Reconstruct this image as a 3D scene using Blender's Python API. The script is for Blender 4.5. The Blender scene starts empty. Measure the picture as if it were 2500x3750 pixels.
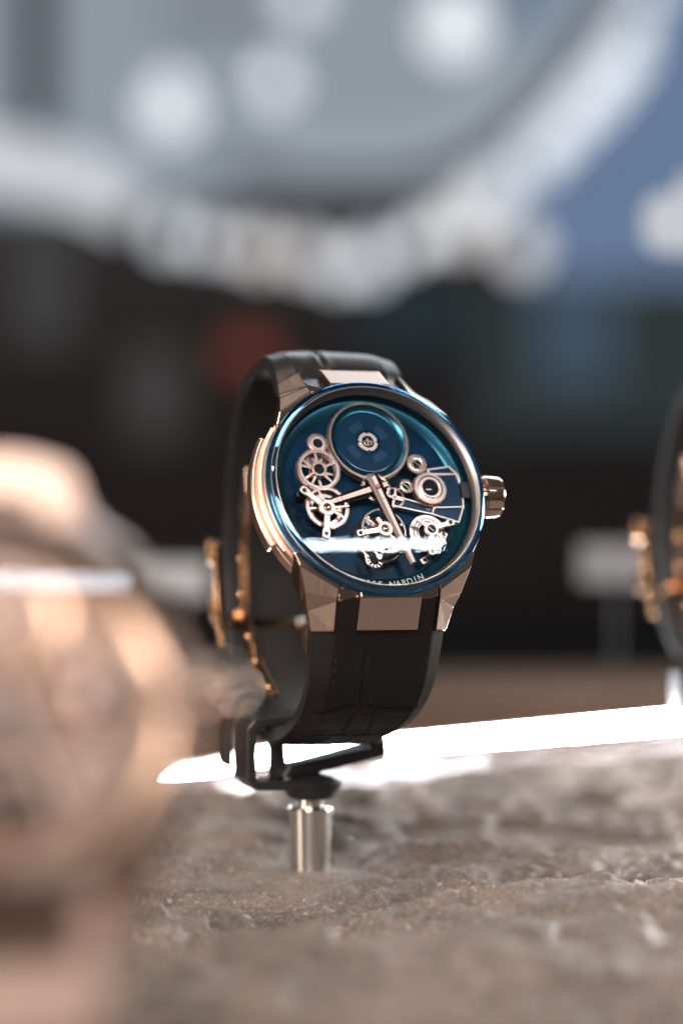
import bpy, math, random
import numpy as np
from mathutils import Vector, Matrix
random.seed(7); RNG = np.random.default_rng(11)
scene = bpy.context.scene
S = 0.001                      # every length below is in millimetres
PI = math.pi

# ------------------------------------------------------------------ camera
CAM_H = 70.237
cam_data = bpy.data.cameras.new('camera'); cam = bpy.data.objects.new('camera', cam_data)
scene.collection.objects.link(cam); scene.camera = cam
cam.location = (0, 0, CAM_H * S); cam.rotation_euler = (PI / 2, 0, 0)
cam_data.sensor_fit = 'VERTICAL'; cam_data.sensor_height = 36; cam_data.sensor_width = 24
cam_data.lens = 85; cam_data.clip_start = 0.01; cam_data.clip_end = 60
cam_data.dof.use_dof = True; cam_data.dof.focus_distance = 0.449; cam_data.dof.aperture_fstop = 5.2
cam_data.dof.aperture_blades = 0

# ------------------------------------------------------------------ world, exposure
world = bpy.data.worlds.new('World'); scene.world = world; world.use_nodes = True
wb = world.node_tree.nodes['Background']
wb.inputs[0].default_value = (0.20, 0.175, 0.165, 1); wb.inputs[1].default_value = 0.40
scene.view_settings.view_transform = 'Standard'; scene.view_settings.look = 'None'
scene.view_settings.exposure = 0.0; scene.view_settings.gamma = 1.0
scene.view_settings.use_curve_mapping = False
scene.render.engine = 'CYCLES'
scene.cycles.use_denoising = True
scene.cycles.max_bounces = 10; scene.cycles.transparent_max_bounces = 16
scene.cycles.caustics_reflective = True; scene.cycles.sample_clamp_indirect = 6.0

# ------------------------------------------------------------------ watch pose (fitted to the photograph)
WR = np.array([[0.9358, -0.1320, 0.3270], [0.3526, 0.3651, -0.8616], [-0.0057, 0.9215, 0.3882]])
WR[:, 2] /= np.linalg.norm(WR[:, 2]); WR[:, 0] = np.cross(WR[:, 1], WR[:, 2]); WR[:, 0] /= np.linalg.norm(WR[:, 0]); WR[:, 1] = np.cross(WR[:, 2], WR[:, 0])
WT = np.array([5.736, 452.08, 3.618 + CAM_H])
YAW = math.atan2(0.327, 0.8616)

# ------------------------------------------------------------------ showcase lamps and added unseen fills
def area(name, loc, target, sx, sy, power, col, spread=PI):
    l = bpy.data.lights.new(name, 'AREA'); l.shape = 'RECTANGLE'; l.size = sx * S; l.size_y = sy * S
    l.energy = power; l.color = col; l.spread = spread
    o = bpy.data.objects.new(name, l); scene.collection.objects.link(o)
    o.location = Vector(loc) * S
    d = (Vector(target) - Vector(loc)).normalized()
    o.rotation_euler = d.to_track_quat('-Z', 'Y').to_euler()
    return o
# overhead downlight of the display case
area('showcase_downlight', (-70, 300, 560), (0, 450, 30), 150, 200, 1.7, (1.0, 0.87, 0.79))
area('front_fill', (-80, -70, 330), (-15, 400, 40), 260, 160, 3.7, (1.0, 0.86, 0.78))  # unseen fill added behind the camera to brighten fronts and the near watch
# small strong light added out of view: glints on polished edges
area('glint_light', (-150, 170, 420), (-10, 420, 40), 12, 12, .9, (1.0, 0.84, 0.66))
# unseen rear light added, cooler: rim on strap top, stone ridges
area('rear_fill', (90, 800, 330), (0, 480, 20), 300, 90, .9, (0.86, 0.93, 1.0))
area('rear_side_fill', (290, 660, 115), (10, 470, 5), 170, 60, 3.0, (1.0, 0.95, 0.92))  # unseen, added low at the rear side for grazing ridge highlights
# low warm fill added out of view at far left for post highlights
area('side_fill', (-420, 260, 110), (0, 460, 40), 90, 200, 1.6, (1.0, 0.82, 0.68))
# the LED bars whose mirror images cross the two crystals: placed by the law of reflection
def reflect_bar(name, shift, q0, q1, dist, height, radiance):
    pts = []; wt = WT + np.array(shift, float)
    for q in (q0, q1):
        nl = np.array([q[0] / 444., q[1] / 444., 1.0]); nl /= np.linalg.norm(nl)
        n = WR @ nl
        P = WR @ np.array([q[0], q[1], 4.2]) + wt
        d = P - np.array([0, 0, CAM_H]); d /= np.linalg.norm(d)
        pts.append(P + (d - 2 * (d @ n) * n) * dist)
    m = (pts[0] + pts[1]) / 2; bd = pts[1] - pts[0]; ln = np.linalg.norm(bd); bd /= ln
    l = bpy.data.lights.new(name, 'AREA'); l.shape = 'RECTANGLE'; l.size = ln * S; l.size_y = height * S
    l.energy = PI * radiance * ln * height * S * S; l.color = (0.86, 0.93, 1.0)
    o = bpy.data.objects.new(name, l); scene.collection.objects.link(o)
    z = Vector(m - wt).normalized(); x = Vector(bd); y = z.cross(x).normalized(); z = x.cross(y).normalized()
    o.matrix_world = Matrix.Translation(Vector(m) * S) @ Matrix((x, y, z)).transposed().to_4x4()
reflect_bar('case_light_bar', (0, 0, 0), (-19.5, -12.3), (10.5, -12.1), 140.0, 2.1, 120.0)
FG = (-42.5, -190.0, -24.5)
reflect_bar('case_light_bar', FG, (-12.0, 13.0), (14.5, 12.5), 180.0, 4.5, 26.0)

# ------------------------------------------------------------------ materials
def new_mat(name):
    m = bpy.data.materials.new(name); m.use_nodes = True
    nt = m.node_tree; nt.nodes.clear()
    out = nt.nodes.new('ShaderNodeOutputMaterial')
    return m, nt, out
def principled(name, col, metallic=0.0, rough=0.5, coat=0.0, bump=None, brushed=None, var=None, spec=0.5, emis=None, aniso=0.0):
    m, nt, out = new_mat(name); N = nt.nodes.new; L = nt.links.new
    p = N('ShaderNodeBsdfPrincipled'); L(p.outputs[0], out.inputs[0])
    p.inputs['Base Color'].default_value = (*col, 1); p.inputs['Metallic'].default_value = metallic
    p.inputs['Roughness'].default_value = rough; p.inputs['Coat Weight'].default_value = coat
    p.inputs['Coat Roughness'].default_value = 0.08; p.inputs['Specular IOR Level'].default_value = spec
    tc = N('ShaderNodeTexCoord')
    if emis:
        p.inputs['Emission Color'].default_value = (*emis[0], 1); p.inputs['Emission Strength'].default_value = emis[1]
    if brushed:                       # brushed = stretch vector (per metre), rough amount
        mp = N('ShaderNodeMapping'); mp.inputs['Scale'].default_value = brushed[0]; L(tc.outputs['Object'], mp.inputs[0])
        nz = N('ShaderNodeTexNoise'); nz.inputs['Scale'].default_value = 1.0; nz.inputs['Detail'].default_value = 4; L(mp.outputs[0], nz.inputs[0])
        mr = N('ShaderNodeMapRange'); mr.inputs[1].default_value = 0.3; mr.inputs[2].default_value = 0.7
        mr.inputs[3].default_value = rough - brushed[1]; mr.inputs[4].default_value = rough + brushed[1]; L(nz.outputs[0], mr.inputs[0]); L(mr.outputs[0], p.inputs['Roughness'])
        mx = N('ShaderNodeMix'); mx.data_type = 'RGBA'; mx.inputs[6].default_value = (*[c * 0.78 for c in col], 1); mx.inputs[7].default_value = (*[min(1, c * 1.12) for c in col], 1)
        L(nz.outputs[0], mx.inputs[0]); L(mx.outputs[2], p.inputs['Base Color'])
        bp = N('ShaderNodeBump'); bp.inputs['Strength'].default_value = 0.25; bp.inputs['Distance'].default_value = 0.00004; L(nz.outputs[0], bp.inputs['Height']); L(bp.outputs[0], p.inputs['Normal'])
    if bump:                          # bump = (scale per metre, strength, distance m)
        nz = N('ShaderNodeTexNoise'); nz.inputs['Scale'].default_value = bump[0]; nz.inputs['Detail'].default_value = 6; nz.inputs['Roughness'].default_value = 0.6; L(tc.outputs['Object'], nz.inputs[0])
        bp = N('ShaderNodeBump'); bp.inputs['Strength'].default_value = bump[1]; bp.inputs['Distance'].default_value = bump[2]; L(nz.outputs[0], bp.inputs['Height']); L(bp.outputs[0], p.inputs['Normal'])
    if var:                           # var = (scale, colour2)
        nz = N('ShaderNodeTexNoise'); nz.inputs['Scale'].default_value = var[0]; nz.inputs['Detail'].default_value = 5; L(tc.outputs['Object'], nz.inputs[0])
        mx = N('ShaderNodeMix'); mx.data_type = 'RGBA'; mx.inputs[6].default_value = (*col, 1); mx.inputs[7].default_value = (*var[1], 1)
        cr = N('ShaderNodeMapRange'); cr.inputs[1].default_value = 0.35; cr.inputs[2].default_value = 0.65; L(nz.outputs[0], cr.inputs[0]); L(cr.outputs[0], mx.inputs[0]); L(mx.outputs[2], p.inputs['Base Color'])
    return m
def emission(name, col, strength):
    m, nt, out = new_mat(name); e = nt.nodes.new('ShaderNodeEmission'); e.inputs[0].default_value = (*col, 1); e.inputs[1].default_value = strength
    nt.links.new(e.outputs[0], out.inputs[0]); return m
def clear_glass(name, tint=(1, 1, 1), refl=(1, 1, 1), ior=1.5, gain=1.0, base=0.0):
    m, nt, out = new_mat(name); N = nt.nodes.new; L = nt.links.new
    t = N('ShaderNodeBsdfTransparent'); t.inputs[0].default_value = (*tint, 1)
    g = N('ShaderNodeBsdfGlossy'); g.inputs['Color'].default_value = (*refl, 1); g.inputs['Roughness'].default_value = 0.01
    f = N('ShaderNodeFresnel'); f.inputs[0].default_value = ior
    ma = N('ShaderNodeMath'); ma.operation = 'MULTIPLY_ADD'; ma.inputs[1].default_value = gain; ma.inputs[2].default_value = base; ma.use_clamp = True; L(f.outputs[0], ma.inputs[0])
    mx = N('ShaderNodeMixShader'); L(ma.outputs[0], mx.inputs[0]); L(t.outputs[0], mx.inputs[1]); L(g.outputs[0], mx.inputs[2]); L(mx.outputs[0], out.inputs[0])
    return m

GOLD = (0.64, 0.48, 0.39)
M = {}
M['gold'] = principled('rose_gold_polished', GOLD, 1.0, 0.14)
M['gold_brush'] = principled('rose_gold_brushed', (0.53, 0.405, 0.34), 1.0, 0.44, brushed=((9500, 130, 130), 0.08))
M['gold_satin'] = principled('rose_gold_satin', (0.70, 0.49, 0.39), 1.0, 0.30)
M['gold_gear'] = principled('gilded_gear_metal', (0.78, 0.56, 0.46), 1.0, 0.27)
M['gold_pale'] = principled('pale_gilt_metal', (0.82, 0.64, 0.55), 1.0, 0.34)
M['dark_metal'] = principled('dark_polished_metal', (0.10, 0.085, 0.08), 1.0, 0.22)
M['grey_metal'] = principled('grey_steel', (0.42, 0.36, 0.33), 1.0, 0.28)
M['bezel'] = principled('smoky_bezel_metal', (0.20, 0.18, 0.17), 0.9, 0.30)
M['copper'] = principled('copper_gold', (0.42, 0.24, 0.13), 1.0, 0.20)
M['hand'] = principled('bronzed_hand_metal', (0.065, 0.052, 0.046), 1.0, 0.35)
M['blackbase'] = principled('blued_black_base', (0.006, 0.012, 0.018), 0.0, 0.4, spec=0.3)
M['lume'] = principled('pale_luminous_paint', (0.80, 0.67, 0.60), 0.0, 0.5)
M['ink'] = principled('grey_print', (0.55, 0.56, 0.56), 0.0, 0.5)
M['blackhole'] = principled('black_jewel', (0.012, 0.013, 0.016), 0.0, 0.12)
M['ruby'] = principled('pink_ruby', (0.75, 0.22, 0.25), 0.0, 0.1, coat=0.6)
M['crystal'] = clear_glass('sapphire_crystal', (0.97, 0.985, 1.0), (0.85, 0.93, 1.0), 1.45, 0.8)
M['leather'] = principled('black_leather', (0.009, 0.008, 0.0085), 0.0, 0.45, bump=(1500, 0.25, 0.00015), spec=0.25)
M['lining'] = principled('black_rubber_lining', (0.010, 0.010, 0.011), 0.0, 0.6, bump=(3000, 0.3, 0.0001), spec=0.3)
M['thread'] = principled('dark_thread', (0.012, 0.011, 0.011), 0.0, 0.5, spec=0.3)
M['black_plastic'] = principled('black_satin_plastic', (0.014, 0.015, 0.017), 0.0, 0.28, spec=0.6)
M['steel'] = principled('turned_steel', (0.70, 0.67, 0.64), 1.0, 0.20)
M['tan_leather'] = principled('beige_leather', (0.76, 0.58, 0.50), 0.0, 0.5, bump=(1500, 0.25, 0.00015))

def turned(m):
    nt = m.node_tree; p = [n for n in nt.nodes if n.type == 'BSDF_PRINCIPLED'][0]; t = nt.nodes.new('ShaderNodeTangent'); t.direction_type = 'RADIAL'; t.axis = 'Z'
    nt.links.new(t.outputs[0], p.inputs['Tangent']); p.inputs['Anisotropic'].default_value = .85; p.inputs['Anisotropic Rotation'].default_value = 0.25
turned(M['steel'])
def blue_set(prefix, d0, d1, teal, rimt, rimr):
    return dict(dial=principled(prefix + '_dial', d0, 0.0, 0.30, var=(90, d1), spec=0.08),
                teal=principled(prefix + '_flange', teal, 0.75, 0.22),
                plate=principled(prefix + '_plate', d1, 0.2, 0.2, coat=0.25),
                sector=principled(prefix + '_sector', tuple(c * 1.2 for c in d1), 0.2, 0.3),
                rim=clear_glass(prefix + '_crystal_edge', rimt, rimr, 1.6, 0.9, 0.22))
BLUE = blue_set('blue', (0.0004, 0.008, 0.018), (0.0009, 0.028, 0.068), (0.008, 0.066, 0.095), (0.55, 0.77, 0.97), (0.12, 0.50, 1.0))
BROWN = blue_set('brown', (0.30, 0.19, 0.14), (0.42, 0.28, 0.21), (0.45, 0.31, 0.22), (0.8, 0.75, 0.7), (0.8, 0.7, 0.6))

# ------------------------------------------------------------------ mesh builder
class MB:
    def __init__(s): s.v = []; s.f = []; s.m = []
    def add(s, v, f, m=0, T=None):
        b = len(s.v)
        for p in v:
            p = Vector(p)
            if T is not None: p = T @ p
            s.v.append((p.x, p.y, p.z))
        for q in f: s.f.append(tuple(b + i for i in q)); s.m.append(m)
        return s
    def box(s, c, d, T=None, m=0):
        x, y, z = c; a, b, e = d[0] / 2, d[1] / 2, d[2] / 2
        v = [(x + i * a, y + j * b, z + k * e) for k in (-1, 1) for j in (-1, 1) for i in (-1, 1)]
        return s.add(v, [(0, 2, 3, 1), (4, 5, 7, 6), (0, 1, 5, 4), (2, 6, 7, 3), (0, 4, 6, 2), (1, 3, 7, 5)], m, T)
    def prism(s, poly, z0, z1, m=0, T=None):
        a = sum(poly[i][0] * poly[(i + 1) % len(poly)][1] - poly[(i + 1) % len(poly)][0] * poly[i][1] for i in range(len(poly)))
        if a < 0: poly = poly[::-1]
        n = len(poly)
        v = [(x, y, z0) for x, y in poly] + [(x, y, z1) for x, y in poly]
        f = [tuple(range(n))[::-1], tuple(range(n, 2 * n))] + [(i, (i + 1) % n, n + (i + 1) % n, n + i) for i in range(n)]
        return s.add(v, f, m, T)
    def ring(s, outer, inner, z0, z1, m=0, T=None):
        n = len(outer)
        v = [(x, y, z0) for x, y in outer] + [(x, y, z1) for x, y in outer] + [(x, y, z0) for x, y in inner] + [(x, y, z1) for x, y in inner]
        f = []
        for i in range(n):
            j = (i + 1) % n
            f += [(i, j, n + j, n + i), (n + i, n + j, 3 * n + j, 3 * n + i), (2 * n + j, 2 * n + i, 3 * n + i, 3 * n + j), (j, i, 2 * n + i, 2 * n + j)]
        return s.add(v, f, m, T)
    def lathe(s, prof, seg=96, m=0, T=None, a0=0.0, a1=2 * PI, mats=None):
        full = abs(a1 - a0 - 2 * PI) < 1e-6; cols = seg if full else seg + 1; n = len(prof); v = []
        for i in range(cols):
            a = a0 + (a1 - a0) * i / seg; c, q = math.cos(a), math.sin(a)
            v += [(r * c, r * q, z) for r, z in prof]
        for i in range(seg):
            j = (i + 1) % cols
            for k in range(n - 1):
                A, B, C, D = i * n + k, j * n + k, j * n + k + 1, i * n + k + 1
                if prof[k][0] < 1e-9: fa = (A, C, D)
                elif prof[k + 1][0] < 1e-9: fa = (A, B, D)
                else: fa = (A, B, C, D)
                s.f.append(tuple(len(s.v) + t for t in fa)); s.m.append(mats[k] if mats else m)
        if not full:
            for i in (0, seg):
                fa = tuple(len(s.v) + i * n + k for k in range(n)); s.f.append(fa if i else fa[::-1]); s.m.append(m)
        for p in v:
            p = Vector(p)
            if T is not None: p = T @ p
            s.v.append((p.x, p.y, p.z))
        return s
    def tube(s, pts, r, seg=8, m=0, closed=False):
        pts = [Vector(p) for p in pts]; n = len(pts); v = []; f = []
        rr = r if isinstance(r, (list, tuple)) else [r] * n
        for i, p in enumerate(pts):
            if closed: t = pts[(i + 1) % n] - pts[i - 1]
            else: t = pts[min(i + 1, n - 1)] - pts[max(i - 1, 0)]
            t.normalize(); a = t.cross(Vector((0, 0, 1)))
            if a.length < 1e-3: a = t.cross(Vector((0, 1, 0)))
            a.normalize(); b = a.cross(t)
            for k in range(seg):
                w = 2 * PI * k / seg; v.append(p + (a * math.cos(w) + b * math.sin(w)) * rr[i])
        for i in range(n if closed else n - 1):
            j = (i + 1) % n
            for k in range(seg):
                l = (k + 1) % seg; f.append((i * seg + k, i * seg + l, j * seg + l, j * seg + k))
        if not closed: f += [tuple(range(seg))[::-1], tuple(range((n - 1) * seg, n * seg))]
        return s.add(v, f, m)
    def build(s, name, mats, parent=None, bevel=0.0, bseg=2, angle=32):
        me = bpy.data.meshes.new(name); me.from_pydata([(x * S, y * S, z * S) for x, y, z in s.v], [], s.f)
        for mt in (mats if isinstance(mats, (list, tuple)) else [mats]): me.materials.append(mt)
        me.polygons.foreach_set('material_index', s.m); me.polygons.foreach_set('use_smooth', [True] * len(s.f))
        me.validate(); me.set_sharp_from_angle(angle=math.radians(angle)); me.update()
        o = bpy.data.objects.new(name, me); scene.collection.objects.link(o)
        if parent: o.parent = parent
        if bevel:
            b = o.modifiers.new('bevel', 'BEVEL'); b.width = bevel * S; b.segments = bseg; b.limit_method = 'ANGLE'; b.angle_limit = math.radians(28); b.harden_normals = True
        return o
def tag(o, label=None, cat=None, group=None, kind=None):
    if label: o['label'] = label
    if cat: o['category'] = cat
    if group: o['group'] = group
    if kind: o['kind'] = kind
    return o
def empty(name, mat4):
    o = bpy.data.objects.new(name, None); scene.collection.objects.link(o); o.empty_display_size = 0.01; o.matrix_world = mat4; return o
def circ(r, n, cx=0, cy=0, a0=0.0): return [(cx + r * math.cos(a0 + 2 * PI * i / n), cy + r * math.sin(a0 + 2 * PI * i / n)) for i in range(n)]
def Tm(x, y, z=0, a=0): return Matrix.Translation((x, y, z)) @ Matrix.Rotation(a, 4, 'Z')
def gear_pts(r, teeth, depth, cx, cy, ph=0.0):
    o = []
    for i in range(teeth):
        a = 2 * PI * i / teeth + ph; p = 2 * PI / teeth
        for da, rr in ((-.30, r - depth), (-.12, r), (.12, r), (.30, r - depth)): o.append((cx + rr * math.cos(a + da * p), cy + rr * math.sin(a + da * p)))
    return o
def bar_poly(p, q, w0, w1, cap=0.0):
    p = Vector(p); q = Vector(q); d = (q - p).normalized(); n = Vector((-d.y, d.x))
    return [tuple(p + n * w0 / 2 - d * cap), tuple(q + n * w1 / 2), tuple(q - n * w1 / 2), tuple(p - n * w0 / 2 - d * cap)]
def letter_mesh(ch, size):
    cu = bpy.data.curves.new('glyph', 'FONT'); cu.body = ch; cu.size = size * S; cu.extrude = 0.03 * S; cu.align_x = 'CENTER'; cu.resolution_u = 3
    ob = bpy.data.objects.new('glyph', cu); scene.collection.objects.link(ob)
    dg = bpy.context.evaluated_depsgraph_get(); me = bpy.data.meshes.new_from_object(ob.evaluated_get(dg))
    bpy.data.objects.remove(ob); bpy.data.curves.remove(cu); return me
def letter(name, ch, size, mat, parent, T):
    me = letter_mesh(ch, size); me.materials.clear(); me.materials.append(mat)
    o = bpy.data.objects.new(name, me); scene.collection.objects.link(o); o.parent = parent
    T = T.copy(); T.translation *= S; o.matrix_local = T; return o

def gear(name, parent, cx, cy, z, th, r, teeth, depth, rim, mat, spokes=0, hub=0.0, hole=0.0, ph=0.0, spw=0.45):
    b = MB(); n = teeth * 4
    if spokes == 0:
        b.ring(gear_pts(r, teeth, depth, cx, cy, ph), circ(max(hole, 0.05), n, cx, cy, ph - .3 * 2 * PI / teeth), z, z + th)
        b.lathe([(r * .45, z + th), (r * .55, z + th + .06), (r * .7, z + th + .06), (r * .78, z + th)], 40, T=Tm(cx, cy))
    else:
        b.ring(gear_pts(r, teeth, depth, cx, cy, ph), circ(r - rim, n, cx, cy, ph - .3 * 2 * PI / teeth), z, z + th)
        if spokes > 0: b.lathe([(hole, z - .2), (hub, z - .2), (hub, z + th + .12), (hub * .93, z + th + .2), (hole * 1.12, z + th + .2), (hole, z + th + .1), (hole, z - .2)], 40, T=Tm(cx, cy))
        for i in range(spokes):
            a = 2 * PI * i / spokes + ph * 3 + 0.35; c = Vector((cx, cy)); d = Vector((math.cos(a), math.sin(a)))
            b.prism(bar_poly(c + d * hub * .9, c + d * (r - rim + .08), spw * 1.25, spw * .8), z + th * .15, z + th * .85)
    return b.build(name, mat, parent)

# ------------------------------------------------------------------ strap
OUT6 = [(-19.5, -1.4), (-22.6, -4.4), (-25.2, -6.8), (-28.4, -9.3), (-32.2, -12.4), (-35.0, -16.8), (-36.5, -22), (-36.9, -28.5), (-36.2, -36), (-33.8, -45), (-29.2, -54), (-22.2, -61.3), (-12, -66.3), (-3, -67.2)]
OUT12 = [(19.5, -1.4), (22.6, -4.4), (25.2, -6.6), (29.0, -7.8), (32.6, -10.4), (35.3, -15), (37.0, -21.5), (37.8, -28), (36.7, -35), (33.2, -43), (27.2, -51), (19.2, -58.4), (9.5, -63.6), (-1, -65.6)]
def catmull(P, n):
    P = [np.array(p, float) for p in P]; P = [2 * P[0] - P[1]] + P + [2 * P[-1] - P[-2]]; out = []
    for i in range(1, len(P) - 2):
        for k in range(24):
            t = k / 24; a, b, c, d = P[i - 1:i + 3]
            out.append(.5 * (2 * b + (c - a) * t + (2 * a - 5 * b + 4 * c - d) * t * t + (3 * b - a - 3 * c + d) * t ** 3))
    out.append(P[-2]); out = np.array(out); L = np.r_[0, np.cumsum(np.linalg.norm(np.diff(out, axis=0), axis=1))]
    s = np.linspace(0, L[-1], n); return np.stack([np.interp(s, L, out[:, 0]), np.interp(s, L, out[:, 1])], 1), s
def seg_dist(px, py, A, B):
    A = np.array(A, float); B = np.array(B, float); d = B - A; t = np.clip(((px - A[0]) * d[0] + (py - A[1]) * d[1]) / (d @ d), 0, 1)
    return np.hypot(px - A[0] - t * d[0], py - A[1] - t * d[1])
def strap(name, pts, parent, mat, mat2, thread, stitches=True, side=-1, rough=1.0):
    n, K = 200, 61
    path, s = catmull(pts, n); tan = np.gradient(path, axis=0); tan /= np.linalg.norm(tan, axis=1)[:, None]
    nor = np.stack([tan[:, 1], -tan[:, 0]], 1)
    cen = np.array([0., -33.]);
    if np.sum((path - cen) * nor) < 0: nor = -nor
    hw = np.interp(s, [0, 9, 40, 70, 200], [12.6, 13.1, 11.3, 9.6, 9.0]); bev = np.interp(s, [0, 9, 30, 60], [3.4, 3.3, 2.4, 1.6]); drop = np.interp(s, [0, 6, 10, 30, 60], [2.6, 2.6, 2.4, 0.9, 0.5] if pts[0][0] < 0 else [2.2, 1.6, 0.7, 0.4, 0.4])
    thick = np.interp(s, [0, 10, 30, 80], [3.6, 3.3, 2.6, 2.2])
    u = np.linspace(-1, 1, K); SS, UU = np.meshgrid(s, u, indexing='ij'); X = UU * hw[:, None]
    e = hw[:, None] - np.abs(X)                                       # distance from the edge
    prof = np.clip(e / bev[:, None], 0, 1); H = drop[:, None] * prof
    flat = e > bev[:, None]
    H = H + 0.22 * np.clip((e - bev[:, None]) / 0.5, 0, 1)             # padded centre panel stands proud
    H = H + 0.35 * rough * np.clip(1 - (X / hw[:, None]) ** 2, 0, 1)
    g = np.full(X.shape, 9.0); xs = [-2.2, 2.0, 0.4, -2.6, 2.2, -0.5, 1.5, -1.5]; s0 = 10.5; cell = 11.2
    for k in range(8):
        st = s0 + cell * (k + 1)
        wob = 0.5 * np.sin(X * .45 + k) + 0.018 * X ** 2
        g = np.minimum(g, np.where(np.abs(X) < hw[:, None] - bev[:, None] + .6, np.abs(SS - st - wob), 9))
        xx = xs[k] + 1.0 * np.sin((SS - st) / cell * 2.4 + k)
        g = np.minimum(g, np.where((SS < st) & (SS > st - cell), np.abs(X - xx), 9))
        if k > 0:
            x3 = xs[k] + (4.6 if xs[k] < 0 else -4.4) + .5 * np.sin((SS - st) / cell * 3)
            g = np.minimum(g, np.where((SS < st) & (SS > st - cell) & (s[:, None] > s0), np.abs(X - x3) + .15, 9))
    on = (SS > s0 - 2)
    H = H - np.where(on, 0.42 * np.exp(-(g / 0.36) ** 2), 0) + np.where(on, 0.16 * np.exp(-((g - 1.0) / 0.7) ** 2), 0) * flat
    H = H - 0.18 * np.exp(-((e - bev[:, None] - 0.95) / 0.22) ** 2)     # stitch channel
    H = H + RNG.normal(0, 0.006, H.shape)
    b = MB(); v = []
    for i in range(n):
        for k in range(K):
            q = path[i] + nor[i] * H[i, k]; v.append((X[i, k], q[0], q[1]))
        for k in range(K):
            ee = e[i, k]; q = path[i] + nor[i] * (-thick[i] + 0.35 * (1 - min(1, ee / 0.8))); v.append((X[i, k] * .985, q[0], q[1]))
    f = []; m = []
    W = 2 * K
    for i in range(n - 1):
        for k in range(K - 1):
            a = i * W + k; f.append((a, a + 1, a + W + 1, a + W)); m.append(0)
            a += K; f.append((a, a + W, a + W + 1, a + 1)); m.append(1)
        f.append((i * W, (i + 1) * W, (i + 1) * W + K, i * W + K)); m.append(1)
        a = i * W + K - 1; f.append((a, a + K, a + W + K, a + W)); m.append(1)
    for i in (0, n - 1):
        for k in range(K - 1):
            a = i * W + k; f.append((a, a + K, a + K + 1, a + 1)); m.append(1)
    if (pts[0][0] > 0): f = [q[::-1] for q in f]
    b.v = v; b.f = f; b.m = m
    o = b.build(name, [mat, mat2], parent, angle=50)
    if stitches:
        sm = MB().tube([(0, -.62, -.05), (0, -.45, .06), (0, .45, .06), (0, .62, -.05)], [.09, .13, .13, .09], 6).build('stitch', thread, o)
        first = True
        for sd in (-1, 1):
            for t in np.arange(12.5, 48, 2.1):
                i = int(np.searchsorted(s, t)); x = sd * (hw[i] - bev[i] - 0.95)
                k = int(np.argmin(np.abs(X[i] - x))); q = path[i] + nor[i] * (H[i, k] + .04)
                c = sm if first else sm.copy()
                if not first: scene.collection.objects.link(c); c.parent = o
                first = False
                ty = Vector((-0.03 * sd, tan[i, 0], tan[i, 1])).normalized(); tz = Vector((0, nor[i, 0], nor[i, 1])); tx = ty.cross(tz).normalized(); tz = tx.cross(ty)
                mt = Matrix((tx, ty, tz)).transposed().to_4x4(); mt.translation = Vector((x, q[0], q[1])) * S; c.matrix_local = mt
    return o

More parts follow.
